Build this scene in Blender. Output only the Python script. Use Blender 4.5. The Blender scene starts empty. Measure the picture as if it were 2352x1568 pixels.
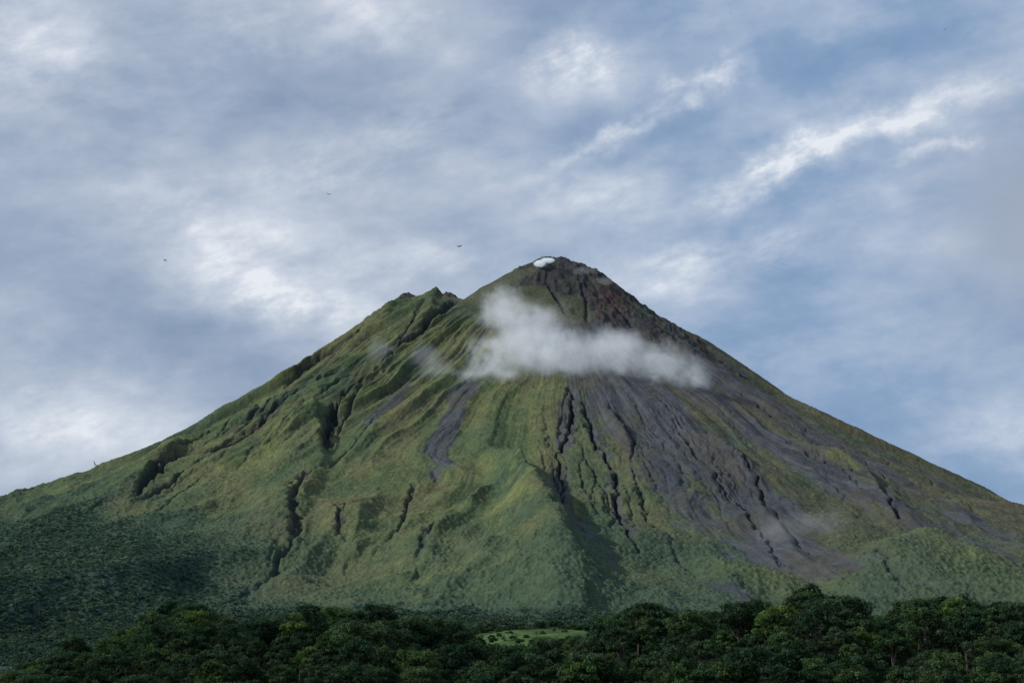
import bpy, math, random
import numpy as np
from mathutils import Vector, Matrix
random.seed(7); RS=np.random.RandomState(11)
scene=bpy.context.scene
COL=scene.collection
# ------------------------------------------------------------ camera
F=3920.0; CU=1176.0; CV=784.0; PITCH=math.atan(696/3920.0); CAMZ=40.0
cP,sP=math.cos(PITCH),math.sin(PITCH)
cam=bpy.data.cameras.new("camera"); camo=bpy.data.objects.new("camera",cam); COL.objects.link(camo)
cam.lens=60; cam.sensor_width=36; cam.clip_start=1; cam.clip_end=100000
camo.location=(0,0,CAMZ); camo.rotation_euler=(math.pi/2+PITCH,0,0)
scene.camera=camo
def bearing(u,v):
    a=(u-CU)/F; b=(CV-v)/F
    return np.array([a,cP-b*sP,sP+b*cP])
def at(u,v,y):
    d=bearing(u,v); return d*(y/d[1])+np.array([0,0,CAMZ])
# ------------------------------------------------------------ noise
def h2(xi,yi,seed):
    h=(xi.astype(np.int64)*374761393+yi.astype(np.int64)*668265263+seed*974634777)&0xffffffff
    h=((h^(h>>13))*1274126177)&0xffffffff
    h=((h^(h>>16))*2246822519)&0xffffffff
    return ((h^(h>>15))&0xffffff)/float(0x1000000)
def vn(x,y,seed=0):
    xi=np.floor(x); yi=np.floor(y); fx=x-xi; fy=y-yi
    fx=fx*fx*fx*(fx*(fx*6-15)+10); fy=fy*fy*fy*(fy*(fy*6-15)+10)
    a=h2(xi,yi,seed); b=h2(xi+1,yi,seed); c=h2(xi,yi+1,seed); d=h2(xi+1,yi+1,seed)
    return (a*(1-fx)+b*fx)*(1-fy)+(c*(1-fx)+d*fx)*fy
def fbm(x,y,o=4,seed=0,g=.5):
    s=0;a=1;t=0
    for i in range(o):
        s=s+a*vn(x*2**i+i*17.3,y*2**i-i*9.1,seed+i); t+=a; a*=g
    return s/t
def ridged(x,y,o=4,seed=0):
    s=0;a=1;t=0
    for i in range(o):
        s=s+a*(1-np.abs(2*vn(x*2**i+i*7.3,y*2**i-i*3.1,seed+i)-1)); t+=a; a*=.5
    return s/t
def worley(x,y,seed=0):
    xi=np.floor(x); yi=np.floor(y)
    best=np.full(x.shape,9.0); cid=np.zeros(x.shape)
    for i in (-1,0,1):
        for j in (-1,0,1):
            cx=xi+i; cy=yi+j
            px=cx+h2(cx,cy,seed); py=cy+h2(cx,cy,seed+1)
            d=np.hypot(px-x,py-y); m=d<best
            best=np.where(m,d,best); cid=np.where(m,h2(cx,cy,seed+2),cid)
    return best,cid
def ss(a,b,x):
    t=np.clip((x-a)/(b-a),0,1); return t*t*(3-2*t)
# ------------------------------------------------------------ mountain base shape
XC,YC,ZC=123.0,5000.0,1178.0
left=[(0,1160),(60,1135),(130,1108),(200,1088),(260,1058),(330,1028),(400,998),(470,960),(540,922),(600,888),(680,842),(740,802),(800,762),(850,727),(900,697),(960,680),(1010,680),(1055,686),(1100,661),(1140,640),(1180,616),(1205,605),(1235,597)]
right=[(1300,595),(1350,609),(1395,630),(1430,656),(1460,684),(1500,713),(1560,748),(1640,790),(1700,830),(1780,885),(1830,920),(1900,955),(1960,985),(2050,1030),(2150,1080),(2250,1125),(2352,1175)]
def knots(t):
    r=[];z=[]
    for u,v in t:
        p=at(u,v,YC-120); r.append(abs(p[0]-XC)); z.append(p[2])
    o=np.argsort(r); return np.array(r)[o],np.array(z)[o],[t[i] for i in o]
rl,zl,tl=knots(left); rr,zr,tr=knots(right)
TR=np.arange(0,9000,4.0)
ker=np.exp(-(np.arange(-6,7)/3.0)**2); ker/=ker.sum()
def table(r,z,ext):
    R=np.concatenate([[0],r,[e[0] for e in ext]]); Z=np.concatenate([[ZC],z,[e[1] for e in ext]])
    T=np.interp(TR,R,Z); Tp=np.pad(T,6,mode='edge'); return np.convolve(Tp,ker,'valid')
extL=[(2300,275),(3000,150),(4000,40),(5000,0)]; extR=[(2000,250),(3000,100),(4000,25),(5000,0)]
def build_tables():
    global TL,TRt,TF
    TL=table(rl,zl,extL); TRt=table(rr,zr,extR)
    TF=table(np.array([40,100,200,300,600,1000,1400,1800,2200]),np.array([1170,1132,1040,958,757,540,362,222,122]),[(2600,62),(3200,20),(4000,0)])
def base(x,y):
    dx=x-XC; dy=y-YC; r=np.hypot(dx,dy)+1e-6; c=dx/r; c2=c*c
    return np.where(c<0,c2*np.interp(r,TR,TL),c2*np.interp(r,TR,TRt))+(1-c2)*np.interp(r,TR,TF)
def project(x,y,z):
    zz=z-CAMZ; d=y*cP+zz*sP; up=-y*sP+zz*cP
    return CU+F*x/d, CV-F*up/d
gx,gy=np.meshgrid(np.arange(-1750,1850,9.0),np.arange(3300,5300,14.0))
for it in range(10):
    build_tables()
    u,v=project(gx,gy,base(gx,gy))
    for (t,zz) in ((tl,zl),(tr,zr)):
        for k,(a,b) in enumerate(t):
            m=np.abs(u-a)<7
            if m.any(): zz[k]+=(v[m].min()-b)*1.2*0.7
build_tables()
YS=np.arange(1200,5600,3.0)
def hit(u,v):
    d=bearing(u,v); x=d[0]/d[1]*YS; z=d[2]/d[1]*YS+CAMZ
    g=z-base(x,YS); i=np.where(g<=0)[0]
    k=i[0] if len(i) else int(np.argmin(g))
    return x[k],YS[k]
# grid
xs=np.concatenate([np.arange(-4200,-1750,50),np.arange(-1750,1800,2.4),np.arange(1800,4300,50)])
ys=np.concatenate([np.arange(950,2200,9.0),np.arange(2200,5180,3.0),np.arange(5180,5500,12),np.arange(5500,9000,90)])
X,Y=np.meshgrid(xs,ys)
B=base(X,Y); R=np.hypot(X-XC,Y-YC); PH=np.arctan2(Y-YC,X-XC)
PHw=np.where(PH>math.pi/2,PH-2*math.pi,PH)   # seam at the back
H=B.copy()
wob=(vn(X/230,Y/230,5)-.5)*.10
def stroke(arr,pts,wl,wr,amp,mode='add',wig=6.0,pad=2.6,pw=2,nsx=45,nsy=70):
    W=[hit(p[0],p[1]) for p in pts]; n=len(W)
    A=[(p[2] if len(p)>2 else (1.0 if 0<i<n-1 else .25)) for i,p in enumerate(pts)]
    M=[(p[3] if len(p)>3 else 1.0) for p in pts]
    px=[w[0] for w in W]; py=[w[1] for w in W]; m=max(wl,wr)*pad*max(M)+wig
    i0,i1=np.searchsorted(xs,[min(px)-m,max(px)+m]); j0,j1=np.searchsorted(ys,[min(py)-m,max(py)+m])
    sx=X[j0:j1,i0:i1]; sy=Y[j0:j1,i0:i1]
    if sx.size==0: return
    wx=sx+(fbm(sx/nsx,sy/nsy,3,31)-.5)*2.6*wig; wy=sy
    best=np.full(sx.shape,1e9); sg=np.zeros(sx.shape); am=np.zeros(sx.shape); wm=np.ones(sx.shape)
    for k in range(n-1):
        dx=px[k+1]-px[k]; dy=py[k+1]-py[k]; L2=dx*dx+dy*dy+1e-6
        t=np.clip(((wx-px[k])*dx+(wy-py[k])*dy)/L2,0,1)
        ex=wx-(px[k]+t*dx); ey=wy-(py[k]+t*dy); d=np.hypot(ex,ey)
        mm=d<best; best=np.where(mm,d,best); sg=np.where(mm,dx*ey-dy*ex,sg); am=np.where(mm,A[k]*(1-t)+A[k+1]*t,am); wm=np.where(mm,M[k]*(1-t)+M[k+1]*t,wm)
    w=np.where(sg<0,wl,wr)*wm; f=amp*am*np.exp(-(best/w)**pw)
    if mode=='add': arr[j0:j1,i0:i1]+=f
    else: arr[j0:j1,i0:i1]=np.maximum(arr[j0:j1,i0:i1],f)
# broad folds
out_=(1-ss(2500,3500,R))
H+=(ridged(PHw*5+wob*8,R/2400,2,3)-.6)*44*ss(150,900,R)*out_
H+=(fbm(PHw*12+wob*16,R/1300,2,8)-.5)*28*ss(200,1100,R)*out_
H+=(fbm(X/360,Y/420,3,21)-.5)*30*ss(300,1500,R)
# hummocks and shallow valleys on the lower apron
H+=(ridged(X/150+wob*4,Y/260,3,25)-.6)*34*ss(1050,1500,R)*(1-ss(2400,2900,R))
# eroded ribs of the older flank
lf=ss(-1.75,-2.15,PHw)*ss(360,520,R)*(1-ss(1000,1500,R))
RIB=ridged(PHw*15+wob*22+(fbm(X/120,Y/120,2,12)-.5)*.8,R/900,3,15)
H+=(RIB-.62)*lf*40
H+=(ridged(PHw*38+wob*40+(fbm(X/90,Y/90,2,13)-.5)*.9,R/600,2,16)-.6)*lf*12
# spurs
SP=np.zeros_like(H)
stroke(SP,[(1150,1040,0,.4),(1180,1080,.35,.4),(1205,1125,.8,.42),(1230,1185,1,.72),(1256,1250,1,.95),(1290,1320,.9,1.05),(1335,1390,.5,1.05)],96,44,84,'add',6,2.6,1.7)
stroke(SP,[(740,860,0),(700,930,.5),(725,990,1),(735,1060,.7),(690,1150,.6),(640,1250,.2)],110,24,36)
stroke(SP,[(1400,960,.3),(1430,1000,1),(1455,1050,.3)],22,12,20)
stroke(SP,[(1590,1000,.2),(1650,1035,1),(1710,1080,1),(1750,1130,.2)],30,14,24)
stroke(SP,[(1820,1010,.2),(1900,1060,1),(1990,1120,1),(2055,1190,.3)],42,14,30)
stroke(SP,[(2190,1250,.2),(2120,1278,1),(2080,1315,1),(2070,1375,.4)],50,90,26)
stroke(SP,[(2150,1275,.4),(2230,1305,1),(2330,1350,.5)],60,60,20)
stroke(SP,[(1650,1300,.4),(1760,1325,1),(1850,1350,.5)],70,60,20)
stroke(SP,[(1880,1335,.4),(1960,1350,1),(2030,1375,.5)],60,50,18)
stroke(SP,[(430,1010,.2),(380,1060,1),(300,1120,1),(240,1170,.3)],80,26,32)
stroke(SP,[(860,1130,.2),(830,1180,1),(800,1260,.4)],60,22,32)
stroke(SP,[(640,1130,.2),(655,1180,1),(640,1250,.4)],70,30,28)
stroke(SP,[(1060,1190,.2),(1000,1250,1),(960,1310,.4)],70,24,28)
stroke(SP,[(1000,668,.6),(985,720,.8),(930,790,.7),(860,860,.5),(810,900,.2)],34,16,22)
stroke(SP,[(935,670,.6),(880,730,.8),(800,800,.6),(700,880,.5),(600,950,.3)],30,14,18)
H+=SP
def knob(u,v,y,r,a):
    p=at(u,v,y); g=np.exp(-(((X-p[0])/r)**2+((Y-p[1])/(r*1.6))**2)); H[:]+=a*g*(.5+1.0*fbm(X/8,Y/10,3,77))
knob(932,670,4900,24,10); knob(1000,668,4900,20,13); knob(1034,674,4910,18,12); knob(965,676,4890,12,-4)
# gullies
GU=np.zeros_like(H)
def gully(pts,w,d,wig=5,wr=None,k=1.45,ws=.62): stroke(GU,pts,w*ws,(wr or w)*ws,d*k,'max',wig,2.2,2.0,17,28)
gully([(1045,688,.6),(1015,720,1),(960,770,.8),(915,800,1),(880,835,.9),(840,862,1),(800,890,1.2),(770,935,1.4),(757,985,1.3),(750,1035,.5)],17,26,11)
gully([(975,690,.3),(945,745,1),(912,785,.8),(885,800,.2)],11,15)
gully([(835,752,.5),(800,785,1),(745,815,.9),(690,852,.7),(640,895,.8),(600,930,1),(560,962,.6)],12,17,9)
gully([(790,835,.2),(760,855,1),(700,892,.8),(640,925,1),(585,975,1),(540,1005,.9),(470,1035,.6),(415,1050,.8),(365,1082,1.3),(338,1115,1.4),(310,1150,.7)],14,19,11)
gully([(470,1045,.9),(425,1085,1),(375,1120,1),(330,1150,.4)],9,15,8)
gully([(640,900,.2),(590,950,1),(545,985,.5)],10,13)
gully([(620,960,.3),(570,1000,1),(530,1025,.8),(470,1050,.3)],9,13)
gully([(880,715,.3),(830,745,1),(780,775,.9),(720,820,.4)],9,11)
gully([(700,850,.3),(650,890,1),(600,915,.9),(560,950,.4)],8,11)
gully([(830,890,.3),(815,920,1),(790,960,.9),(775,1000,.3)],9,13)
gully([(740,1075,.2),(700,1110,.7),(675,1145,1.1),(672,1185,1.1),(688,1220,.8),(660,1265,.7),(600,1310,.5),(530,1350,.3)],13,15,14)
gully([(845,1150,.4),(790,1168,1),(775,1200,1),(792,1240,.3)],11,12,11)
gully([(948,1105,.6),(935,1150,1),(927,1190,1),(900,1225,.5),(860,1260,.2)],6,11,7)
gully([(860,960,.4),(830,1000,.9),(790,1040,1),(750,1080,.4)],5.5,8,7)
gully([(1018,1212,.6),(985,1242,1),(958,1290,.4)],11,12,9)
gully([(1308,895,.5),(1318,940,1),(1312,985,1.2),(1294,1025,1.1),(1284,1055,1),(1293,1095,1),(1284,1135,.9),(1296,1190,.7),(1322,1230,.6),(1350,1262,.3)],6.4,20,10)
gully([(1340,930,.5),(1352,985,1),(1368,1030,1),(1395,1065,1),(1418,1105,1.1),(1418,1155,1.1),(1425,1200,.9),(1440,1250,1.2),(1468,1284,.3)],6.2,20,10)
gully([(1328,1010,.5),(1350,1060,.8),(1372,1100,1),(1392,1130,1),(1402,1180,.9),(1412,1220,.3)],5,9,9)
gully([(1336,1050,.5),(1340,1100,1),(1362,1160,.8),(1378,1200,.3)],4.8,8,8)
gully([(1300,905,.4),(1290,960,.8),(1280,1010,.5)],5,8,7)
gully([(1268,1050,.4),(1276,1090,1),(1278,1140,.5)],4.8,8,6)
gully([(1238,1010,.4),(1248,1050,.8),(1255,1090,.3)],4.8,5,6)
gully([(1448,1085,.5),(1468,1140,1),(1488,1190,1),(1530,1222,.7),(1562,1262,.3)],5.4,10,9)
gully([(1400,940,.4),(1430,975,1),(1455,1030,.9),(1452,1075,.3)],6.5,13,7)
gully([(1395,1110,.4),(1385,1150,.9),(1398,1200,.7)],4.8,7,7); gully([(1420,1180,.4),(1405,1220,.9),(1430,1262,.5)],4.8,8,7)
gully([(1370,1090,.4),(1360,1130,.9),(1372,1170,.6)],4.6,6,7); gully([(1440,1130,.4),(1450,1180,.9),(1462,1225,.5)],4.6,6,7)
gully([(1545,985,.4),(1600,1050,1),(1650,1108,1),(1700,1162,1),(1755,1220,.7),(1800,1290,.5)],5.8,11,10)
gully([(1640,1015,.5),(1700,1065,1),(1742,1112,1.1),(1762,1160,1),(1800,1208,.7),(1860,1268,.5)],6.3,14,10)
gully([(1800,1010,.3),(1870,1065,.8),(1950,1108,1),(2020,1150,1.2),(2062,1198,.6)],7,15,10)
gully([(1700,905,.4),(1780,960,1),(1850,1005,1),(1930,1050,.8),(2010,1100,.5),(2100,1150,.3)],6,11,9)
gully([(1850,980,.3),(1950,1040,.9),(2050,1090,.9),(2180,1150,.6),(2280,1200,.3)],6,9,9)
gully([(1500,905,.3),(1545,960,.8),(1590,1010,.4)],5,8,7)
gully([(1255,640,.5),(1275,680,1),(1300,720,.8)],9,12,4); gully([(1400,690,.5),(1440,730,1),(1480,770,.5)],11,12,4); gully([(1330,640,.4),(1345,690,1),(1350,740,.5)],8,9,4); gully([(1500,730,.4),(1560,780,1),(1640,840,.5)],8,9,4)
gully([(1540,1255,.3),(1560,1290,.8),(1600,1320,.4)],8,8,4)
gully([(2080,1385,.3),(2060,1355,1),(2015,1305,.7)],10,7,8)
for k in range(64):
    u0=random.uniform(1230,2050); f=(u0-1230)/670
    v0=random.uniform(890,1040)+f*60; l=random.uniform(50,190)
    sx=.15+f*1.15
    gully([(u0,v0,.2),(u0+sx*l*.5*1.1+random.uniform(-5,5),v0+l*.5,1),(u0+sx*l+random.uniform(-8,8),v0+l,.2)],random.uniform(4.6,5.8),random.uniform(2.5,5.5),10,None,1.2)
for k in range(34):  # erosion cuts on the old flank
    u0=random.uniform(480,950); v0=1000-(u0-420)*.58+random.uniform(-20,140); l=random.uniform(60,170)
    gully([(u0,v0,.2),(u0-l*.5+random.uniform(-6,6),v0+l*.34,1),(u0-l,v0+l*.76,.2)],random.uniform(5,8),random.uniform(4,10),9,None,1.3)
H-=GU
# masks
ASH=np.zeros_like(H)
def ash(pts,w,a=1.0): stroke(ASH,pts,w,w,a,'max',12,2.2)
ash([(1380,770,1),(1450,880,1),(1540,980,1),(1660,1090,1),(1780,1200,.9),(1870,1315,.75)],110)
ash([(1500,800,1),(1640,920,1),(1790,1030,1),(1930,1120,1),(2080,1195,.95),(2230,1262,.75),(2352,1330,.6)],80)
ash([(1600,810,1),(1780,950,1),(1930,1040,.9),(2080,1120,.75),(2250,1210,.6),(2352,1260,.5)],66)
ash([(1520,740,.8),(1700,850,.7),(1900,980,.55),(2100,1080,.5),(2300,1180,.4)],50)
ash([(1330,800,1),(1380,900,1),(1450,1000,.9),(1530,1120,.8),(1600,1200,.5)],80)
ash([(1075,890,.9),(1045,940,1),(1022,1000,1),(1015,1050,1),(1000,1085,.5)],27,.9)
ash([(1315,900,1),(1298,1000,.8),(1288,1100,.8),(1300,1200,.9),(1345,1270,.8),(1440,1315,.5)],30,.85)
ash([(1360,1000,.8),(1400,1080,.8),(1420,1180,.8),(1450,1290,.5)],28,.75)
ash([(1140,715,.8),(1040,800,.7),(950,880,.7),(870,950,.7),(790,1040,.5)],24,.85)
ash([(1160,730,.7),(1060,820,.7),(1010,860,.4)],24,.8)
ash([(1600,1335,.5),(1680,1362,.9),(1740,1390,.8)],35,.8)
ash([(1250,760,1),(1320,840,1)],120,.9)
ash([(1880,1270,.3),(1800,1250,.6),(1830,1300,.8)],40,.7)
ROCK=np.zeros_like(H)
stroke(ROCK,[(1265,590,1),(1330,640,1),(1400,700,1),(1470,760,.9),(1550,800,.7)],80,95,1.3,'max',14)
stroke(ROCK,[(1330,600,1),(1420,660,1),(1480,700,.9),(1600,790,.7),(1700,860,.5)],70,60,1.2,'max',14)
p=at(1290,600,4960); ROCK=np.maximum(ROCK,1.25*np.exp(-(((X-p[0])/115)**2+((Y-p[1])/200)**2)))
for (a,b) in ((935,668),(1000,664),(1035,690)):
    p=at(a,b,4890); ROCK=np.maximum(ROCK,.6*np.exp(-(((X-p[0])/34)**2+((Y-p[1])/60)**2)))
BR=np.zeros_like(H)
for pts,w,a in (([(1165,1080,.5),(1190,1120,1),(1180,1190,.9),(1140,1280,.6)],42,1),([(1640,1300,.6),(1760,1330,1),(1850,1340,.6)],70,1),([(2120,1262,.8),(2200,1310,1),(2330,1370,1)],110,1),([(1880,1320,.6),(1960,1345,.8)],60,.8),
    ([(620,900,.8),(480,985,1),(330,1060,1),(200,1110,.7)],55,.9),([(1000,1330,.6),(1100,1370,1),(1300,1385,.8)],110,.7),([(700,960,.6),(620,1050,.9),(480,1110,.8)],80,.9),([(830,1180,.6),(830,1230,.8),(760,1290,.4)],50,.6),
    ([(1560,1020,.4),(1680,1060,.8),(1730,1120,.4)],24,.7),([(1840,1030,.4),(1950,1100,.8),(2040,1170,.5)],26,.6)):
    stroke(BR,pts,w,w,a,'max',14,2.2)
tlp=[(0,1235),(100,1232),(230,1258),(380,1318),(470,1362),(560,1400),(700,1415),(900,1415),(1150,1418),(1400,1416),(1700,1410),(2000,1415),(2352,1410)]
tw=[hit(a,b) for a,b in tlp]; tx=np.array([a for a,b in tw]); tz=np.array([float(base(np.array(a),np.array(b))) for a,b in tw]); o=np.argsort(tx)
zt=np.interp(X,tx[o],tz[o])
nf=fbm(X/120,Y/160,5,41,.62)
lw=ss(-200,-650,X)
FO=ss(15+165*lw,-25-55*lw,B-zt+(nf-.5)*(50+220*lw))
FO2=ss(320,-30,B-zt+(nf-.5)*340)*(PHw< -1.0)
stroke(FO2,[(1215,1130,.8,.5),(1250,1190,1,.7),(1300,1280,1,1.0),(1355,1370,1,1.1)],14,58,1.05,'max',8,2.6,4)  # central spur's right flank darkened: its shade is painted into the colour
stroke(FO2,[(600,1150,.5),(520,1200,1),(430,1230,1)],90,50,.8,'max',10)
stroke(FO2,[(560,1300,.5),(760,1330,1),(950,1360,.7)],70,50,.8,'max',10)
stroke(FO2,[(700,990,.5),(690,1050,1),(660,1110,.7)],60,30,.7,'max',10)
st1=fbm(PHw*70+wob*60,R/260,3,51); st2=fbm(PHw*240+wob*60,R/120,2,61)
st3=ridged(PHw*150+wob*110+(fbm(X/40,Y/60,2,63)-.5)*2.2,R/160,2,64)
st4=fbm(PHw*34+wob*50,R/600,3,57)
ashm=ss(.32,.66,ASH+(st1-.5)*.65+(st4-.5)*.55*ss(700,1200,R)+(st2-.5)*.25-.22*BR+(fbm(X/140,Y/200,5,55)-.5)*.8)
rock=ss(.35,.7,ROCK+(fbm(X/30,Y/50,4,71)-.5)*1.1)
ashm*=(1-rock)
# fine relief
H-=ashm*((st1-.5)*5+(st2-.5)*2.5+(st3-.5)*3.6*(1-ss(1500,1900,R)))*ss(200,600,R)
H+=(1-ashm)*(st1-.5)*5*ss(250,800,R)*(1-ss(1900,2500,R))
H+=(1-ashm)*((st2-.5)*2.0-(st3-.5)*1.5)*ss(250,600,R)*(1-ss(1500,1900,R))
H+=rock*((ridged(X/46,Y/60,4,81)-.62)*28+(fbm(X/12,Y/16,2,82)-.5)*8)
nn_=fbm(X/34,Y/38,4,91,.6)
H+=(nn_-.5)*8*ss(2700,2300,R)
w1,c1=worley(X/6.2,Y/8.2,3); w2,c2=worley(X/12.5,Y/14,9)
lowveg=(1-ashm)*(1-rock)
H+=lowveg*(1-FO)*(.20+1.6*FO2+.40*ss(500,1500,R))*(1-np.clip(w1,0,1))*2.6*(.3+1.2*c1)
H+=FO*(1-np.clip(w2*1.15,0,1)**2)*5*(.5+c2)
# ------------------------------------------------------------ albedo
def C(r,g,b): return np.array([r,g,b])[None,None,:]
def mix(a,b,m): return a*(1-m[...,None])+b*m[...,None]
n1=fbm(X/90,Y/130,5,101); n2=fbm(X/22,Y/30,3,102); n3=fbm(X/400,Y/500,4,103)
c=np.broadcast_to(C(.064,.090,.044),X.shape+(3,)).copy()
c=mix(c,C(.100,.114,.050),ss(.40,.62,n1*.6+n3*.4))
c=mix(c,C(.040,.068,.042),ss(.52,.38,n3*.7+n1*.3)*.8)  # broad darker patches imitate drifting cloud shade in the colour
rightness=ss(-1.68,-1.2,PHw)
c=mix(c,C(.068,.070,.046),rightness*.85*ss(.25,.5,n1*.5+n3*.5+.05))
c=mix(c,C(.078,.068,.048),ss(.50,.66,n2*.2+n1*.4+n3*.4)*(.45+.35*rightness))
c=mix(c,C(.048,.056,.040),ss(620,120,R)*.85)
c=mix(c,C(.044,.050,.036),ss(.60,.45,RIB)*lf*.6)
c=mix(c,C(.124,.146,.056),np.clip(BR,0,1)*ss(.3,.55,n2*.5+n1*.5)*.85)
c=mix(c,C(.042,.068,.044),np.clip(FO2,0,1)*.8)
c=mix(c,C(.030,.054,.042),FO)  # dark forest tone carries the lower-left cloud shadow in its colour
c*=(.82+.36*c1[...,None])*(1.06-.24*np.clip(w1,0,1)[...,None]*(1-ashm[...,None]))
ac=mix(np.broadcast_to(C(.043,.047,.057),c.shape),C(.062,.066,.078),ss(.35,.65,st1)); ac=mix(ac,C(.056,.054,.045),ss(.45,.62,n1)*.6)
ac*=(.80+.2*st3[...,None]+.2*n2[...,None])
c=mix(c,ac,ashm*.9)
rc=mix(np.broadcast_to(C(.034,.034,.038),c.shape),C(.052,.042,.040),ss(.5,.66,fbm(X/50,Y/60,3,120))*.7)
p=hit(1405,690); rc=mix(rc,C(.085,.045,.040),.55*np.exp(-(((X-p[0])/50)**2+((Y-p[1])/60)**2)))
rc=mix(rc,C(.045,.054,.036),ss(.52,.68,n2)*.5)
c=mix(c,rc,rock)
c=mix(c,C(.026,.031,.038),np.clip(GU/12,0,1)*.78)  # gully beds darkened: bare rock tone plus shade painted into the colour
c=np.clip(c,0.005,.5)
def mesh_grid(name,X,Y,Z,col,mat):
    ny,nx=X.shape; me=bpy.data.meshes.new(name)
    co=np.stack([X,Y,Z],-1).reshape(-1,3).astype(np.float32)
    i=np.arange(nx*ny).reshape(ny,nx)
    q=np.stack([i[:-1,:-1],i[:-1,1:],i[1:,1:],i[1:,:-1]],-1).reshape(-1).astype(np.int32); nf=len(q)//4
    me.vertices.add(len(co)); me.vertices.foreach_set("co",co.ravel())
    me.loops.add(len(q)); me.loops.foreach_set("vertex_index",q)
    me.polygons.add(nf); me.polygons.foreach_set("loop_start",np.arange(0,nf*4,4,dtype=np.int32))
    me.update(calc_edges=True)
    me.polygons.foreach_set("use_smooth",np.ones(nf,dtype=bool))
    if col is not None:
        at_=me.color_attributes.new("albedo",'FLOAT_COLOR','POINT')
        cc=np.concatenate([col,np.ones(X.shape+(1,))],-1).reshape(-1).astype(np.float32)
        at_.data.foreach_set("color",cc)
    me.materials.append(mat); ob=bpy.data.objects.new(name,me); COL.objects.link(ob); return ob
# ------------------------------------------------------------ material helpers
class NT:
    def __init__(s,nt): s.nt=nt; s.n=nt.nodes; s.l=nt.links
    def new(s,t,**k):
        n=s.n.new(t)
        for a,b in k.items(): setattr(n,a,b)
        return n
    def link(s,a,b): s.l.new(a,b)
    def math(s,op,a,b=None,c=None,clamp=False):
        n=s.n.new('ShaderNodeMath'); n.operation=op; n.use_clamp=clamp
        for i,v in enumerate((a,b,c)):
            if v is None: continue
            if isinstance(v,(int,float)): n.inputs[i].default_value=v
            else: s.l.new(v,n.inputs[i])
        return n.outputs[0]
    def noise(s,vec,scale,detail=4,rough=.5,dist=0):
        n=s.n.new('ShaderNodeTexNoise'); n.inputs['Scale'].default_value=scale; n.inputs['Detail'].default_value=detail
        n.inputs['Roughness'].default_value=rough; n.inputs['Distortion'].default_value=dist
        if vec is not None: s.l.new(vec,n.inputs['Vector'])
        return n
    def mixc(s,f,a,b,bt='MIX'):
        n=s.n.new('ShaderNodeMix'); n.data_type='RGBA'; n.blend_type=bt
        for k,v in ((0,f),(6,a),(7,b)):
            if isinstance(v,(int,float)): n.inputs[k].default_value=v
            elif isinstance(v,tuple): n.inputs[k].default_value=v+(1,)
            else: s.l.new(v,n.inputs[k])
        return n.outputs[2]
def newmat(name):
    m=bpy.data.materials.new(name); m.use_nodes=True; m.node_tree.nodes.clear(); return m,NT(m.node_tree)
def terrain_mat(name,fine=.16,bump=1.0,flat=None):
    m,t=newmat(name); out=t.new('ShaderNodeOutputMaterial'); b=t.new('ShaderNodeBsdfPrincipled')
    b.inputs['Roughness'].default_value=.95; b.inputs['Specular IOR Level'].default_value=.08
    g=t.new('ShaderNodeNewGeometry'); pos=g.outputs['Position']
    if flat is None:
        a=t.new('ShaderNodeAttribute',attribute_name="albedo").outputs['Color']
    else: a=flat
    n1=t.noise(pos,fine,3,.7); n2=t.noise(pos,fine*.12,3,.6)
    f=t.math('MULTIPLY',t.math('MULTIPLY_ADD',n1.outputs[0],1.5,.25),t.math('MULTIPLY_ADD',n2.outputs[0],.8,.6))
    cb=t.new('ShaderNodeCombineXYZ')
    for i in range(3): t.link(f,cb.inputs[i])
    col=t.mixc(1.0,a,cb.outputs[0],'MULTIPLY'); t.link(col,b.inputs['Base Color'])
    bp=t.new('ShaderNodeBump'); bp.inputs['Strength'].default_value=.7; bp.inputs['Distance'].default_value=bump
    t.link(n1.outputs[0],bp.inputs['Height']); t.link(bp.outputs[0],b.inputs['Normal']); t.link(b.outputs[0],out.inputs[0]); return m
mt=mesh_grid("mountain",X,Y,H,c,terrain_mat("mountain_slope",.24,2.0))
mt["kind"]="structure"; mt["label"]="steep green volcano cone with grey ash slopes and dark gullies"; mt["category"]="mountain"
gm=terrain_mat("ground_soil",.02,.5,(.03,.05,.022))
S=40000; gme=bpy.data.meshes.new("ground"); gme.from_pydata([(-S,-S+4000,-12),(S,-S+4000,-12),(S,S+4000,-12),(-S,S+4000,-12)],[],[(0,1,2,3)]); gme.materials.append(gm)
go=bpy.data.objects.new("ground",gme); COL.objects.link(go); go["kind"]="structure"; go["label"]="wide dark green plain around the volcano"; go["category"]="ground"
# near hill
rt=[(-300,-4),(0,6),(60,10),(130,17),(200,22),(270,26),(350,30),(430,38),(520,35),(620,30),(680,33),(760,38),(880,37),(950,30),(1040,27),(1100,27),(1290,27),(1350,29),(1400,32),(1550,35),(1700,36),(1780,38),(1850,43),(1920,41),(1980,36),(2100,38),(2230,40),(2352,35),(2700,32)]
rxx=np.array([(a[0]-1176)*.1685 for a in rt]); rzz=np.array([a[1] for a in rt],float)
yk=[0,100,350,480,540,600,650,690,750,840,950,1100,1300]; sk=[.0,.02,.08,.24,.46,.75,.96,1,.92,.55,.25,0,-.3]
def hz(x,y):
    x=np.asarray(x,float); y=np.asarray(y,float)
    xx=x*650/np.maximum(y,300)
    return np.interp(xx,rxx,rzz)*np.interp(y,yk,sk)+(fbm(x/60+50,y/60,3,201)-.5)*5
hx,hy=np.meshgrid(np.arange(-700,701,8.0),np.arange(60,1300,8.0))
hc=np.broadcast_to(C(.014,.026,.012),hx.shape+(3,))*(.6+.8*fbm(hx/20,hy/20,3,203))[...,None]
ho=mesh_grid("hill",hx,hy,hz(hx,hy),hc,terrain_mat("hill_undergrowth",.8,.6))
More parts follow.
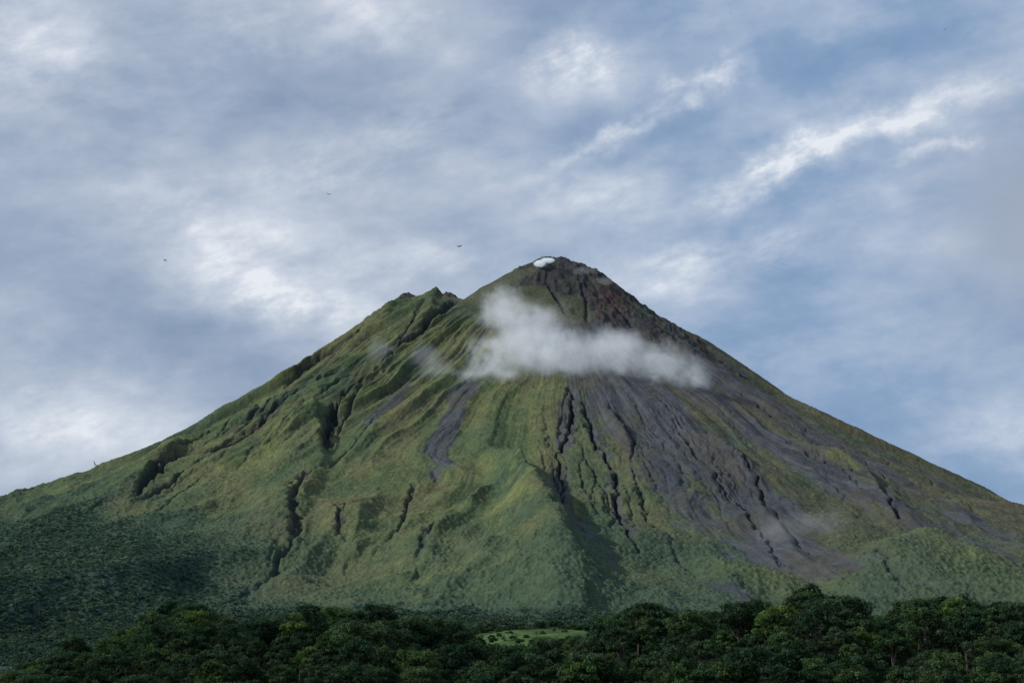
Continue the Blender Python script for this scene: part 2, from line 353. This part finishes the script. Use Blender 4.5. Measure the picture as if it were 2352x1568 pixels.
ho["kind"]="structure"; ho["label"]="low wooded hill of dark undergrowth facing the volcano"; ho["category"]="hill"
# pasture: gently sloping bench behind the hill
fx,fy=np.meshgrid(np.arange(-130,171,3.0),np.arange(760,1090,3.0))
def pz_(x,y):
    x=np.asarray(x,float); y=np.asarray(y,float)
    z=np.interp(y,[760,830,860,940,1000,1090],[5,30,38.5,47,42,10])+.05*(x-8)
    e=ss(24,95,np.abs(x-8)); return z*(1-e)-4*e
fz=pz_(fx,fy)+(fbm(fx/22,fy/22,3,210)-.5)*7
fc=mix(np.broadcast_to(C(.056,.100,.030),fx.shape+(3,)),C(.034,.060,.024),ss(.48,.6,fbm(fx/12,fy/14,3,213)))*(.5+1.0*fbm(fx/7,fy/9,4,211))[...,None]
fo=mesh_grid("field",fx,fy,fz,fc,terrain_mat("pasture_grass",.9,.4))
fo["kind"]="structure"; fo["label"]="small fresh green pasture bench between dark trees"; fo["category"]="field"
# ------------------------------------------------------------ trees
def leaf_mat(name,cols,trans=.25,inst=False):
    m,t=newmat(name); out=t.new('ShaderNodeOutputMaterial'); oi=t.new('ShaderNodeObjectInfo')
    cr=t.new('ShaderNodeValToRGB'); e=cr.color_ramp.elements
    while len(e)<len(cols): e.new(.5)
    for i,(p,cc) in enumerate(cols): e[i].position=p; e[i].color=cc+(1,)
    t.link(oi.outputs['Random'],cr.inputs[0])
    a=t.new('ShaderNodeAttribute',attribute_name="tint")
    col=t.mixc(1.0,cr.outputs[0],a.outputs['Color'],'MULTIPLY')
    if inst:
        ia=t.new('ShaderNodeAttribute',attribute_name="tone",attribute_type='INSTANCER')
        sc_=t.new('ShaderNodeVectorMath',operation='SCALE'); t.link(col,sc_.inputs[0]); t.link(t.math('ADD',ia.outputs['Fac'],1.0),sc_.inputs['Scale']); col=sc_.outputs[0]
    d=t.new('ShaderNodeBsdfDiffuse'); d.inputs['Roughness'].default_value=.6
    tr=t.new('ShaderNodeBsdfTranslucent'); t.link(col,d.inputs['Color']); t.link(col,tr.inputs[0])
    ms=t.new('ShaderNodeMixShader'); ms.inputs[0].default_value=trans
    t.link(d.outputs[0],ms.inputs[1]); t.link(tr.outputs[0],ms.inputs[2]); t.link(ms.outputs[0],out.inputs[0]); return m
near_leaf=leaf_mat("foliage",[(0,(.018,.038,.022)),(.22,(.036,.064,.031)),(.45,(.022,.048,.026)),(.70,(.044,.074,.037)),(.93,(.048,.088,.032)),(1,(.080,.130,.036))])
far_leaf=leaf_mat("distant_foliage",[(0,(.036,.068,.056)),(.5,(.060,.102,.074)),(.85,(.080,.126,.078)),(1,(.105,.148,.078))],.3,True)  # bluish tint in the leaf colour stands in for aerial haze
bark,t=newmat("bark"); o_=t.new('ShaderNodeOutputMaterial'); b_=t.new('ShaderNodeBsdfPrincipled'); g_=t.new('ShaderNodeTexCoord')
nn=t.noise(g_.outputs['Object'],3,4,.6); t.link(t.mixc(nn.outputs[0],(.03,.026,.02),(.065,.06,.05)),b_.inputs['Base Color']); b_.inputs['Roughness'].default_value=.9; t.link(b_.outputs[0],o_.inputs[0])
def crown_arrays(rs,H,Rr,nl,nq,leaf,kind):
    V=[];T=[];lob=[]
    vr=Rr*{0:.62,1:.8,2:.5,3:1.1}[kind]; cz=H-vr
    for i in range(nl):
        a=rs.uniform(0,2*math.pi); zz=rs.uniform(-.75,1); rr=math.sqrt(max(0,1-zz*zz))*rs.uniform(.5,1.25)
        c0=np.array([math.cos(a)*rr*Rr*.8,math.sin(a)*rr*Rr*.8,cz+zz*vr*rs.uniform(.5,1.08)]); lr=Rr*rs.uniform(.11,.30); lob.append((c0,lr))
    for c0,lr in lob:
        n=int(nq*(lr/(Rr*.28))**2)
        d=rs.normal(size=(n,3)); d/=np.linalg.norm(d,axis=1)[:,None]; d[:,2]=np.where(d[:,2]<-.3,-d[:,2],d[:,2])
        rad=lr*(1-.35*rs.rand(n)**2)*(1+.35*np.sin(d[:,0]*5+c0[0])*np.cos(d[:,1]*4+c0[1]))
        p=c0+d*rad[:,None]*np.array([1,1,.75])
        nrm=d+rs.normal(size=(n,3))*.6; nrm/=np.linalg.norm(nrm,axis=1)[:,None]
        tt=np.cross(nrm,rs.normal(size=(n,3))); tt/=np.linalg.norm(tt,axis=1)[:,None]; bb=np.cross(nrm,tt)
        s=(leaf*rs.uniform(.5,1.2,n))[:,None]
        q=np.stack([p-tt*s-bb*s*.35,p+tt*s*.2-bb*s*.7,p+tt*s+bb*s*.3,p-tt*s*.3+bb*s*.75],1)
        V.append(q.reshape(-1,3)); lt=rs.uniform(.5,1.6); tn=lt*rs.uniform(.6,1.4,n)
        yl=rs.uniform(.9,1.1); T.append(np.repeat(np.stack([tn*yl,tn,tn*.95,np.ones(n)],1),4,0))
    return np.concatenate(V),np.concatenate(T),lob
def quads_mesh(name,V,T,mat):
    me=bpy.data.meshes.new(name); n=len(V)
    me.vertices.add(n); me.vertices.foreach_set("co",V.astype(np.float32).ravel())
    me.loops.add(n); me.loops.foreach_set("vertex_index",np.arange(n,dtype=np.int32))
    me.polygons.add(n//4); me.polygons.foreach_set("loop_start",np.arange(0,n,4,dtype=np.int32)); me.update(calc_edges=True)
    a=me.color_attributes.new("tint",'FLOAT_COLOR','POINT'); a.data.foreach_set("color",T.astype(np.float32).ravel())
    me.materials.append(mat); return me
def tube(vs,fs,pts,rad,n=7):
    b0=len(vs)
    for i,(p,r) in enumerate(zip(pts,rad)):
        for k in range(n):
            a=2*math.pi*k/n; vs.append((p[0]+math.cos(a)*r,p[1]+math.sin(a)*r,p[2]))
    for i in range(len(pts)-1):
        for k in range(n):
            k2=(k+1)%n; fs.append((b0+i*n+k,b0+i*n+k2,b0+(i+1)*n+k2,b0+(i+1)*n+k))
    fs.append(tuple(b0+(len(pts)-1)*n+k for k in range(n)))
def trunk_mesh(name,rs,H,lob):
    vs=[];fs=[]; top=H*.72; bx,by=rs.uniform(-.6,.6,2)
    pt=[(0,0,-1.5),(0,0,0),(bx*.4,by*.4,H*.25),(bx,by,H*.45),(bx*1.2,by*1.2,top)]
    r0=H*.02; tube(vs,fs,pt,[r0*1.5,r0*1.2,r0*.9,r0*.7,r0*.3])
    for c0,lr in lob[:9]:
        s=np.array([bx*.7,by*.7,H*rs.uniform(.35,.5)]); m=(s+c0)/2+np.array([0,0,-.6]); tube(vs,fs,[tuple(s),tuple(m),tuple(c0)],[r0*.5,r0*.34,r0*.12],5)
    me=bpy.data.meshes.new(name); me.from_pydata(vs,[],fs); me.materials.append(bark); return me
variants=[]
spec=[(15,6.4,46,140,.33,0),(19,5.8,50,140,.33,1),(13,7.2,48,130,.32,2),(18,4.6,42,140,.31,3),(20,8.2,70,135,.36,0),(12,4.8,32,140,.30,1),(16,6.4,36,120,.31,2),(15,5.6,42,140,.32,0),(19,7.0,54,135,.34,1),(15,5.0,36,130,.31,3)]
for i,(Ht,Rr,nl,nq,lf_,kd) in enumerate(spec):
    rs=np.random.RandomState(100+i); V,T,lob=crown_arrays(rs,Ht,Rr,nl,nq,lf_,kd)
    variants.append((Ht,Rr,quads_mesh("crown_mesh",V,T,near_leaf),trunk_mesh("trunk_mesh",rs,Ht,lob)))
farcol=bpy.data.collections.new("canopy_sources")
for i in range(5):
    rs=np.random.RandomState(300+i); V,T,lob=crown_arrays(rs,10,5.2,14,36,.9,[0,1,2,0,1][i])
    ob=bpy.data.objects.new("canopy_tree",quads_mesh("canopy_mesh",V,T,far_leaf)); farcol.objects.link(ob)
nearcol=bpy.data.collections.new("near_sources")
for i,(Ht,Rr,cm,tm) in enumerate(variants[:6]): nearcol.objects.link(bpy.data.objects.new("canopy_near",cm))
def scatter(name,P,scale,col,label,cat,tone=None):
    me=bpy.data.meshes.new(name); me.vertices.add(len(P)); me.vertices.foreach_set("co",np.asarray(P,np.float32).ravel())
    a=me.attributes.new("sc",'FLOAT','POINT'); a.data.foreach_set("value",np.asarray(scale,np.float32))
    b=me.attributes.new("rot",'FLOAT','POINT'); b.data.foreach_set("value",(RS.rand(len(P))*6.283).astype(np.float32))
    if tone is not None:
        b=me.attributes.new("tone",'FLOAT','POINT'); b.data.foreach_set("value",np.asarray(tone,np.float32))
    me.update(); ob=bpy.data.objects.new(name,me); COL.objects.link(ob)
    ng=bpy.data.node_groups.new(name+"_scatter",'GeometryNodeTree')
    ng.interface.new_socket("Geometry",in_out='INPUT',socket_type='NodeSocketGeometry'); ng.interface.new_socket("Geometry",in_out='OUTPUT',socket_type='NodeSocketGeometry')
    N=ng.nodes; L=ng.links; gi=N.new('NodeGroupInput'); g_o=N.new('NodeGroupOutput'); ip=N.new('GeometryNodeInstanceOnPoints'); ci=N.new('GeometryNodeCollectionInfo')
    ci.inputs['Collection'].default_value=col; ci.inputs['Separate Children'].default_value=True; ci.inputs['Reset Children'].default_value=True
    ip.inputs['Pick Instance'].default_value=True
    ns=N.new('GeometryNodeInputNamedAttribute'); ns.data_type='FLOAT'; ns.inputs['Name'].default_value="sc"
    nr=N.new('GeometryNodeInputNamedAttribute'); nr.data_type='FLOAT'; nr.inputs['Name'].default_value="rot"
    cx=N.new('ShaderNodeCombineXYZ'); L.new(nr.outputs['Attribute'],cx.inputs[2])
    ri=N.new('FunctionNodeRandomValue'); ri.data_type='INT'
    for s in ri.inputs:
        if s.type=='INT' and s.name=='Min': s.default_value=0
        if s.type=='INT' and s.name=='Max': s.default_value=20
    ro=[s for s in ri.outputs if s.type=='INT'][0]
    L.new(gi.outputs[0],ip.inputs['Points']); L.new(ci.outputs[0],ip.inputs['Instance']); L.new(ro,ip.inputs['Instance Index'])
    L.new(cx.outputs[0],ip.inputs['Rotation']); L.new(ns.outputs['Attribute'],ip.inputs['Scale']); L.new(ip.outputs[0],g_o.inputs[0])
    md=ob.modifiers.new("scatter",'NODES'); md.node_group=ng
    ob["kind"]="stuff"; ob["label"]=label; ob["category"]=cat; return ob
def sample_grid(A,x,y):
    i=np.clip(np.searchsorted(xs,x)-1,0,len(xs)-2); j=np.clip(np.searchsorted(ys,y)-1,0,len(ys)-2)
    fx=(x-xs[i])/(xs[i+1]-xs[i]); fy=(y-ys[j])/(ys[j+1]-ys[j])
    return (A[j,i]*(1-fx)+A[j,i+1]*fx)*(1-fy)+(A[j+1,i]*(1-fx)+A[j+1,i+1]*fx)*fy
px,py=np.meshgrid(np.arange(-1600,1200,7.0),np.arange(1650,4500,8.8)); px=px+RS.uniform(-4,4,px.shape); py=py+RS.uniform(-4.5,4.5,py.shape)
px=px.ravel(); py=py.ravel(); ok=(np.abs(px)/py<.34)
px=px[ok];py=py[ok]; fo_=sample_grid(FO,px,py)
am=sample_grid(ashm,px,py); pr=RS.rand(len(px))
k=(pr<np.clip(fo_*2.0-.05,0,1)*(1-am)); px=px[k];py=py[k];fo_=fo_[k]
pz=sample_grid(H,px,py)-.8
sc=(.22+.66*fo_)*RS.uniform(.55,1.25,len(px))
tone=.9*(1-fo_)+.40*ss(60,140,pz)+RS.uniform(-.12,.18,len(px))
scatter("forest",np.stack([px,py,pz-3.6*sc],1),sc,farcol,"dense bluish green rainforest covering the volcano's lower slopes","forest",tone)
print("far trees",len(px))
# near trees
cand=[]
for yy in np.arange(536,760,12.5):
    for xx in np.arange(-.36*yy,.36*yy,11.0):
        x=xx+random.uniform(-5.0,5.0); y=yy+random.uniform(-5.0,5.0)
        cand.append((x,y))
cand.sort(key=lambda q:q[1])
labs=["dense dark green rainforest tree with a clumped crown","tall rainforest tree with rounded dark crown on the wooded hill","flat topped spreading jungle tree with dark leaves"]
nearP=[];nearS=[]; trees=[]
for (x,y) in cand:
    z=float(hz(x,y))-.3; i=random.choice([0,0,1,2,3,4,5,6,7,7,8,9]); Ht,Rr,cm,tm=variants[i]; s=random.uniform(.66,1.18)
    if abs((x/y)-(8/905))<.035 and y>620: s=min(s,1)*.86
    top=z+Ht*s
    # angular height of the crown above the hill slope in front of it: how much of it can be seen
    front=max(( (float(hz(x*q,y*q))+9-CAMZ)/(y*q) for q in (.93,.96,.98)),default=-1)
    see=(top-CAMZ)/y-max(front,-.0224)
    if see>0.002 and abs(x)/y<.303: trees.append((see,x,y,z,i,s))
    else: nearP.append((x,y,z)); nearS.append(s)
trees.sort(key=lambda q:-q[0]); print("near visible",len(trees))
for see,x,y,z,i,s in trees[300:]: nearP.append((x,y,z)); nearS.append(s)
for see,x,y,z,i,s in trees[:300]:
    Ht,Rr,cm,tm=variants[i]
    e=bpy.data.objects.new("tree",None); e.empty_display_size=2; COL.objects.link(e); e.location=(x,y,z); e.rotation_euler=(0,0,random.uniform(0,6.28)); e.scale=(s*random.uniform(.85,1.1),s*random.uniform(.85,1.1),s)
    for nm,me in (("trunk",tm),("crown",cm)):
        o=bpy.data.objects.new(nm,me); COL.objects.link(o); o.parent=e
    e["label"]={1:labs[1],3:labs[1],8:labs[1],2:labs[2],6:labs[2]}.get(i,labs[0]); e["category"]="tree"; e["group"]="trees on the wooded hill"
for k in range(130):
    x=random.uniform(-75,100); y=random.uniform(940,1000); nearP.append((x,y,float(pz_(x,y))-2)); nearS.append(random.uniform(.28,.5))
for k in range(30):
    x=random.uniform(-30,48); y=random.uniform(862,930); nearP.append((x,y,float(pz_(x,y))-1.5)); nearS.append(random.uniform(.14,.38))
for k in range(190):
    sgn=random.choice([-1,1]); x=7+sgn*random.uniform(32,125); y=random.uniform(780,960)
    nearP.append((x,y,max(float(pz_(x,y)),float(hz(x,y)))-2)); nearS.append(random.uniform(.45,.85))
for yy in np.arange(530,720,9):
    for xx in np.arange(-.34*yy,.34*yy,8):
        x=xx+random.uniform(-3,3); y=yy+random.uniform(-3,3); nearP.append((x,y,float(hz(x,y))-1.5)); nearS.append(random.uniform(.3,.5))
scatter("wood",np.array(nearP),nearS,nearcol,"dark green jungle canopy continuing over the low hill","forest")
# ------------------------------------------------------------ clouds (true volumes)
def cloud(name,ells,dens,nscale,warp,label,cat,col=(.97,.985,1.0),soft=1.8,vox=14,rate=.4,thr=.15,namp=.9,em=.16,fade=3.0):
    cs=[];
    for (u,v,y,rx,ry,rz) in ells: cs.append((at(u,v,y),np.array([rx,ry,rz],float)))
    ctr=np.mean([a for a,b in cs],0)
    import bmesh
    bm=bmesh.new()
    for p,r in cs:
        m=Matrix.Translation(Vector(p-ctr))@Matrix.Diagonal(Vector(tuple(r*1.25)+(1,)))
        bmesh.ops.create_icosphere(bm,subdivisions=3,radius=1,matrix=m)
    me=bpy.data.meshes.new(name); bm.to_mesh(me); bm.free()
    ob=bpy.data.objects.new(name,me); COL.objects.link(ob); ob.location=ctr
    if len(cs)>1:
        rm=ob.modifiers.new("merge",'REMESH'); rm.mode='VOXEL'; rm.voxel_size=vox
    m,t=newmat(name+"_vapour"); out=t.new('ShaderNodeOutputMaterial'); tc=t.new('ShaderNodeTexCoord'); P=tc.outputs['Object']
    wn=t.noise(P,nscale*.75,4,.62)
    v1=t.new('ShaderNodeVectorMath',operation='SUBTRACT'); t.link(wn.outputs['Color'],v1.inputs[0]); v1.inputs[1].default_value=(.5,.5,.5)
    v2=t.new('ShaderNodeVectorMath',operation='SCALE'); t.link(v1.outputs[0],v2.inputs[0]); v2.inputs['Scale'].default_value=warp
    v3=t.new('ShaderNodeVectorMath',operation='ADD'); t.link(P,v3.inputs[0]); t.link(v2.outputs[0],v3.inputs[1])
    f=None
    for p,r in cs:
        mp=t.new('ShaderNodeMapping',vector_type='TEXTURE'); mp.inputs['Location'].default_value=tuple(p-ctr); mp.inputs['Scale'].default_value=tuple(r); t.link(v3.outputs[0],mp.inputs[0])
        ln=t.new('ShaderNodeVectorMath',operation='LENGTH'); t.link(mp.outputs[0],ln.inputs[0]); g=t.math('SUBTRACT',1.0,ln.outputs['Value'])
        f=g if f is None else t.math('SMOOTH_MAX',f,g,.3)
    f=t.math('MAXIMUM',f,0.0)
    n=t.noise(P,nscale*1.5,5,.68)
    d=t.math('MULTIPLY_ADD',t.math('SUBTRACT',n.outputs[0],.5),namp*1.6,t.math('MULTIPLY',f,soft))
    d=t.math('SUBTRACT',d,thr,clamp=True); d=t.math('MULTIPLY',d,t.math('MULTIPLY',f,fade,clamp=True)); d=t.math('MULTIPLY',d,dens)
    vs=t.new('ShaderNodeVolumeScatter'); vs.inputs['Color'].default_value=col+(1,); t.link(d,vs.inputs['Density'])
    emn=t.new('ShaderNodeEmission'); emn.inputs[0].default_value=(.74,.88,1.0,1); t.link(t.math('MULTIPLY',d,em),emn.inputs[1])  # faint glow added in place of multiply scattered light
    ad=t.new('ShaderNodeAddShader'); t.link(vs.outputs[0],ad.inputs[0]); t.link(emn.outputs[0],ad.inputs[1]); t.link(ad.outputs[0],out.inputs['Volume'])
    m.cycles.volume_step_rate=rate; ob.data.materials.append(m)
    ob["label"]=label; ob["category"]=cat; return ob
cloud("cloud",[(1150,705,4570,90,60,88),(1210,765,4480,150,90,125),(1190,830,4390,165,95,115),(1125,868,4300,120,65,66),(1300,825,4340,180,90,112),(1420,812,4350,145,80,105),(1515,840,4330,125,66,84),(1580,862,4330,90,50,58)],
  .0125,.0125,140,"soft white cloud drifting across the volcano's upper slope","cloud",namp=1.8,soft=1.75,thr=.26,fade=1.7,em=.23,col=(.95,.98,1.0))
cloud("mist",[(975,815,4400,55,35,48),(1005,850,4330,60,35,42)],.0045,.015,50,"thin wisp of mist hugging the grassy slope","mist",vox=8)
cloud("mist",[(870,800,4450,46,30,42)],.0045,.015,50,"thin wisp of mist hugging the grassy slope","mist",vox=8)
cloud("mist",[(1800,1215,3250,75,45,34),(1880,1200,3270,80,45,34)],.0020,.015,60,"faint haze patch above the lower ash fans","mist",vox=8)
cloud("steam",[(1240,605,4880,22,16,12),(1258,598,4880,26,16,10)],.20,.05,10,"small bright white steam puff on the rocky summit","steam",vox=3,col=(1,1,1),thr=.0,em=.3)
cloud("steam",[(1340,622,4870,50,20,16),(1390,645,4850,45,20,16)],.006,.03,24,"thin steam trailing off the rocky summit","steam",vox=5)
# ------------------------------------------------------------ birds
bk,t=newmat("black_feathers"); o_=t.new('ShaderNodeOutputMaterial'); b_=t.new('ShaderNodeBsdfPrincipled'); g_=t.new('ShaderNodeTexCoord')
nn=t.noise(g_.outputs['Object'],9,3,.5); t.link(t.mixc(nn.outputs[0],(.010,.010,.012),(.03,.026,.024)),b_.inputs['Base Color']); b_.inputs['Roughness'].default_value=.7; t.link(b_.outputs[0],o_.inputs[0])
def bird_mesh(dih):
    vs=[];fs=[]; n=8
    body=[(.42,.02,.0),(.38,.045,.01),(.32,.05,.01),(.26,.055,.0),(.15,.10,-.01),(0,.12,-.02),(-.15,.09,-.01),(-.28,.05,0),(-.45,.07,0),(-.5,.02,0)]
    for yb,r,z in body:
        fl=.25 if yb<-.4 else 1
        for k in range(n):
            a=2*math.pi*k/n; vs.append((math.cos(a)*r*(1.6 if yb<-.4 else 1),yb,z+math.sin(a)*r*fl))
    for i in range(len(body)-1):
        for k in range(n): k2=(k+1)%n; fs.append((i*n+k,i*n+k2,(i+1)*n+k2,(i+1)*n+k))
    for sd in (-1,1):
        sec=[(0.04,.17,-.16),(.25,.22,-.17),(.5,.24,-.15),(.65,.19,-.14),(.74,.15,-.12)]
        b0=len(vs)
        for x,le,te in sec:
            z=x*math.tan(dih)
            for (yy,dz) in ((le,0),((le+te)/2+.06,.02),(te,0),((le+te)/2,-.012)): vs.append((sd*x,yy,z+dz))
        for i in range(len(sec)-1):
            for k in range(4): k2=(k+1)%4; fs.append((b0+i*4+k,b0+i*4+k2,b0+(i+1)*4+k2,b0+(i+1)*4+k))
        for j in range(5):
            y0=.14-j*.055; b1=len(vs); L=.24-.025*j; a=.35-.27*j; z=.74*math.tan(dih)
            for (dx,w) in ((-.06,.026),(L*.6,.022),(L,.008)):
                cx=.74+dx*math.cos(a); cy=y0+dx*math.sin(a)
                for (wy,wz) in ((w,0),(0,.006),(-w,0),(0,-.006)): vs.append((sd*cx,cy+wy,z+wz+max(dx,0)*.35))
            for i in range(2):
                for k in range(4): k2=(k+1)%4; fs.append((b1+i*4+k,b1+i*4+k2,b1+(i+1)*4+k2,b1+(i+1)*4+k))
    me=bpy.data.meshes.new("bird"); me.from_pydata(vs,[],fs); me.materials.append(bk); return me
bm1,bm2=bird_mesh(.12),bird_mesh(.35)
for (u,v,y,ro,me) in ((755,446,560,(.7,.15,.3),bm1),(380,598,520,(.6,.4,-.6),bm1),(1055,566,540,(.6,.1,2.9),bm2),(218,1066,430,(.6,.9,.3),bm2),(2188,1228,330,(.8,.6,-.5),bm1),(2183,636,1300,(.4,.3,.3),bm1),(1933,378,1400,(.4,-.3,.5),bm1),(2170,68,1300,(.3,.2,2),bm1),(1678,30,1400,(.3,.2,1),bm2),(1035,145,1500,(.3,.2,.3),bm2)):
    o=bpy.data.objects.new("bird",me); COL.objects.link(o); o.location=tuple(at(u,v,y)); o.rotation_euler=ro
    o["label"]="black vulture soaring with spread wings above the forest"; o["category"]="bird"; o["group"]="vultures soaring around the volcano"
# ------------------------------------------------------------ light
sd=Vector((-.80,-.24,.55)).normalized()
sl=bpy.data.lights.new("sun",'SUN'); sl.energy=3.9; sl.angle=math.radians(1.5); sl.color=(1,.95,.86)
so=bpy.data.objects.new("sun",sl); COL.objects.link(so); so.rotation_euler=sd.to_track_quat('Z','Y').to_euler(); so.location=(-3000,-1500,4000)
w=bpy.data.worlds.new("World"); scene.world=w; w.use_nodes=True; w.node_tree.nodes.clear(); t=NT(w.node_tree)
out=t.new('ShaderNodeOutputWorld'); bg=t.new('ShaderNodeBackground'); bg.inputs[1].default_value=.1; t.link(bg.outputs[0],out.inputs[0])
sky=t.new('ShaderNodeTexSky'); sky.sky_type='NISHITA'; sky.sun_disc=False; sky.sun_elevation=math.asin(sd.z); sky.sun_rotation=math.atan2(sd.x,sd.y)
tc=t.new('ShaderNodeTexCoord'); sx=t.new('ShaderNodeSeparateXYZ'); t.link(tc.outputs['Generated'],sx.inputs[0])
az=t.math('MULTIPLY',t.math('ARCTAN2',sx.outputs[0],sx.outputs[1]),57.2958); el=t.math('MULTIPLY',t.math('ARCSINE',sx.outputs[2]),57.2958)
cb=t.new('ShaderNodeCombineXYZ'); t.link(az,cb.inputs[0]); t.link(el,cb.inputs[1]); Pd=cb.outputs[0]
def warpv(P,scale,amp,detail=4,seed=0):
    mp=t.new('ShaderNodeMapping'); mp.inputs['Location'].default_value=(seed,seed*.7,seed); t.link(P,mp.inputs[0])
    n=t.noise(mp.outputs[0],scale,detail,.6); a=t.new('ShaderNodeVectorMath',operation='SUBTRACT'); t.link(n.outputs['Color'],a.inputs[0]); a.inputs[1].default_value=(.5,.5,.5)
    b=t.new('ShaderNodeVectorMath',operation='MULTIPLY'); t.link(a.outputs[0],b.inputs[0]); b.inputs[1].default_value=(amp,amp*.6,0)
    c_=t.new('ShaderNodeVectorMath',operation='ADD'); t.link(P,c_.inputs[0]); t.link(b.outputs[0],c_.inputs[1]); return c_.outputs[0]
Pw=warpv(Pd,.55,3.6,8,3.0)
def stretch(P,rot,sx_,sy_,loc=(0,0,0)):
    mp=t.new('ShaderNodeMapping',vector_type='TEXTURE'); mp.inputs['Rotation'].default_value=(0,0,math.radians(rot)); mp.inputs['Scale'].default_value=(sx_,sy_,1); mp.inputs['Location'].default_value=loc
    t.link(P,mp.inputs[0]); return mp.outputs[0]
nb=t.noise(stretch(Pd,3,1.9,1.0,(4,1,0)),.27,8,.55,.12)
ns_=t.noise(stretch(Pd,9,1.9,.9,(5,2,0)),.85,7,.63,.1)
val=t.math('ADD',t.math('MULTIPLY_ADD',nb.outputs[0],1.65,-.39),t.math('MULTIPLY_ADD',ns_.outputs[0],.36,-.18))
def blobsum(blobs,P):
    s=None
    for (u,v,ru,rv,ro,a) in blobs:
        k=68.4; m=stretch(P,ro,ru/k,rv/k,((u-CU)/k,math.degrees(PITCH)+(CV-v)/k,0))
        dt=t.new('ShaderNodeVectorMath',operation='DOT_PRODUCT'); t.link(m,dt.inputs[0]); t.link(m,dt.inputs[1])
        s=t.math('MULTIPLY_ADD',t.math('EXPONENT',t.math('MULTIPLY',dt.outputs['Value'],-1.0)),a,0.0 if s is None else s)
    return s
S1=blobsum([(60,180,200,150,0,.40),(530,90,160,70,0,.30),(860,50,150,70,0,.32),(1310,150,105,62,5,.64),(1610,205,130,30,25,.56),(1430,325,190,22,24,.44),(1810,395,190,44,22,.72),(2150,290,240,36,12,.50),(2180,375,110,14,5,.38),
(740,390,180,60,10,.34),(470,560,230,85,-18,.40),(670,700,200,62,-5,.52),(1640,610,290,50,8,.46),(1420,470,180,60,5,.26),(930,290,120,60,0,.26),(150,980,290,70,3,.34),(980,590,200,60,0,.30),(2300,1030,180,50,-5,.28)],Pw)
S2=blobsum([(300,250,260,85,5,-.16),(100,640,200,90,0,-.10),(450,800,320,70,-5,-.24),(1500,270,150,50,15,-.20),(1980,560,300,60,10,-.18),(2050,780,380,110,0,-.10),(2250,1120,200,50,0,-.12),(760,190,270,80,0,-.14),(1950,170,260,60,10,-.14)],Pw)
nmod=t.noise(stretch(Pd,20,2.0,.8,(1,7,0)),1.2,7,.66)
val=t.math('ADD',val,t.math('MULTIPLY',S1,t.math('MULTIPLY_ADD',nmod.outputs[0],2.1,-.25)))
val=t.math('ADD',val,S2)
def ramp(vals):
    cr=t.new('ShaderNodeValToRGB'); e=cr.color_ramp.elements
    while len(e)<len(vals): e.new(.5)
    for i,(p,cc) in enumerate(vals): e[i].position=p; e[i].color=cc+(1,)
    t.link(val,cr.inputs[0]); return cr.outputs[0]
rl_=ramp([(0,(.235,.318,.460)),(.3,(.33,.41,.545)),(.55,(.455,.525,.645)),(.8,(.62,.675,.77)),(1,(.83,.865,.92))])
rr_=ramp([(0,(.170,.285,.480)),(.3,(.255,.372,.560)),(.55,(.400,.495,.650)),(.8,(.60,.67,.78)),(1,(.82,.86,.92))])
mr=t.new('ShaderNodeMapRange'); mr.interpolation_type='SMOOTHSTEP'; mr.inputs[1].default_value=-5; mr.inputs[2].default_value=10; t.link(az,mr.inputs[0])
cc=t.mixc(mr.outputs[0],rl_,rr_)
k=68.4; m=stretch(Pd,-10,200/k,240/k,((2370-CU)/k,math.degrees(PITCH)+(CV-540)/k,0))
dt=t.new('ShaderNodeVectorMath',operation='DOT_PRODUCT'); t.link(m,dt.inputs[0]); t.link(m,dt.inputs[1])
cc=t.mixc(t.math('MULTIPLY',t.math('EXPONENT',t.math('MULTIPLY',dt.outputs['Value'],-1.0)),.92),cc,(.36,.415,.515))
zb=t.new('ShaderNodeMapRange'); zb.inputs[1].default_value=24; zb.inputs[2].default_value=60; zb.inputs[3].default_value=10.0; zb.inputs[4].default_value=12.5; t.link(el,zb.inputs[0])  # unseen sky overhead brightened to lift the shadows
sc_=t.new('ShaderNodeVectorMath',operation='SCALE'); t.link(cc,sc_.inputs[0]); t.link(zb.outputs[0],sc_.inputs['Scale'])
fin=t.mixc(.94,sky.outputs[0],sc_.outputs[0]); t.link(fin,bg.inputs[0])
scene.view_settings.view_transform='Standard'; scene.view_settings.look='None'; scene.view_settings.exposure=0
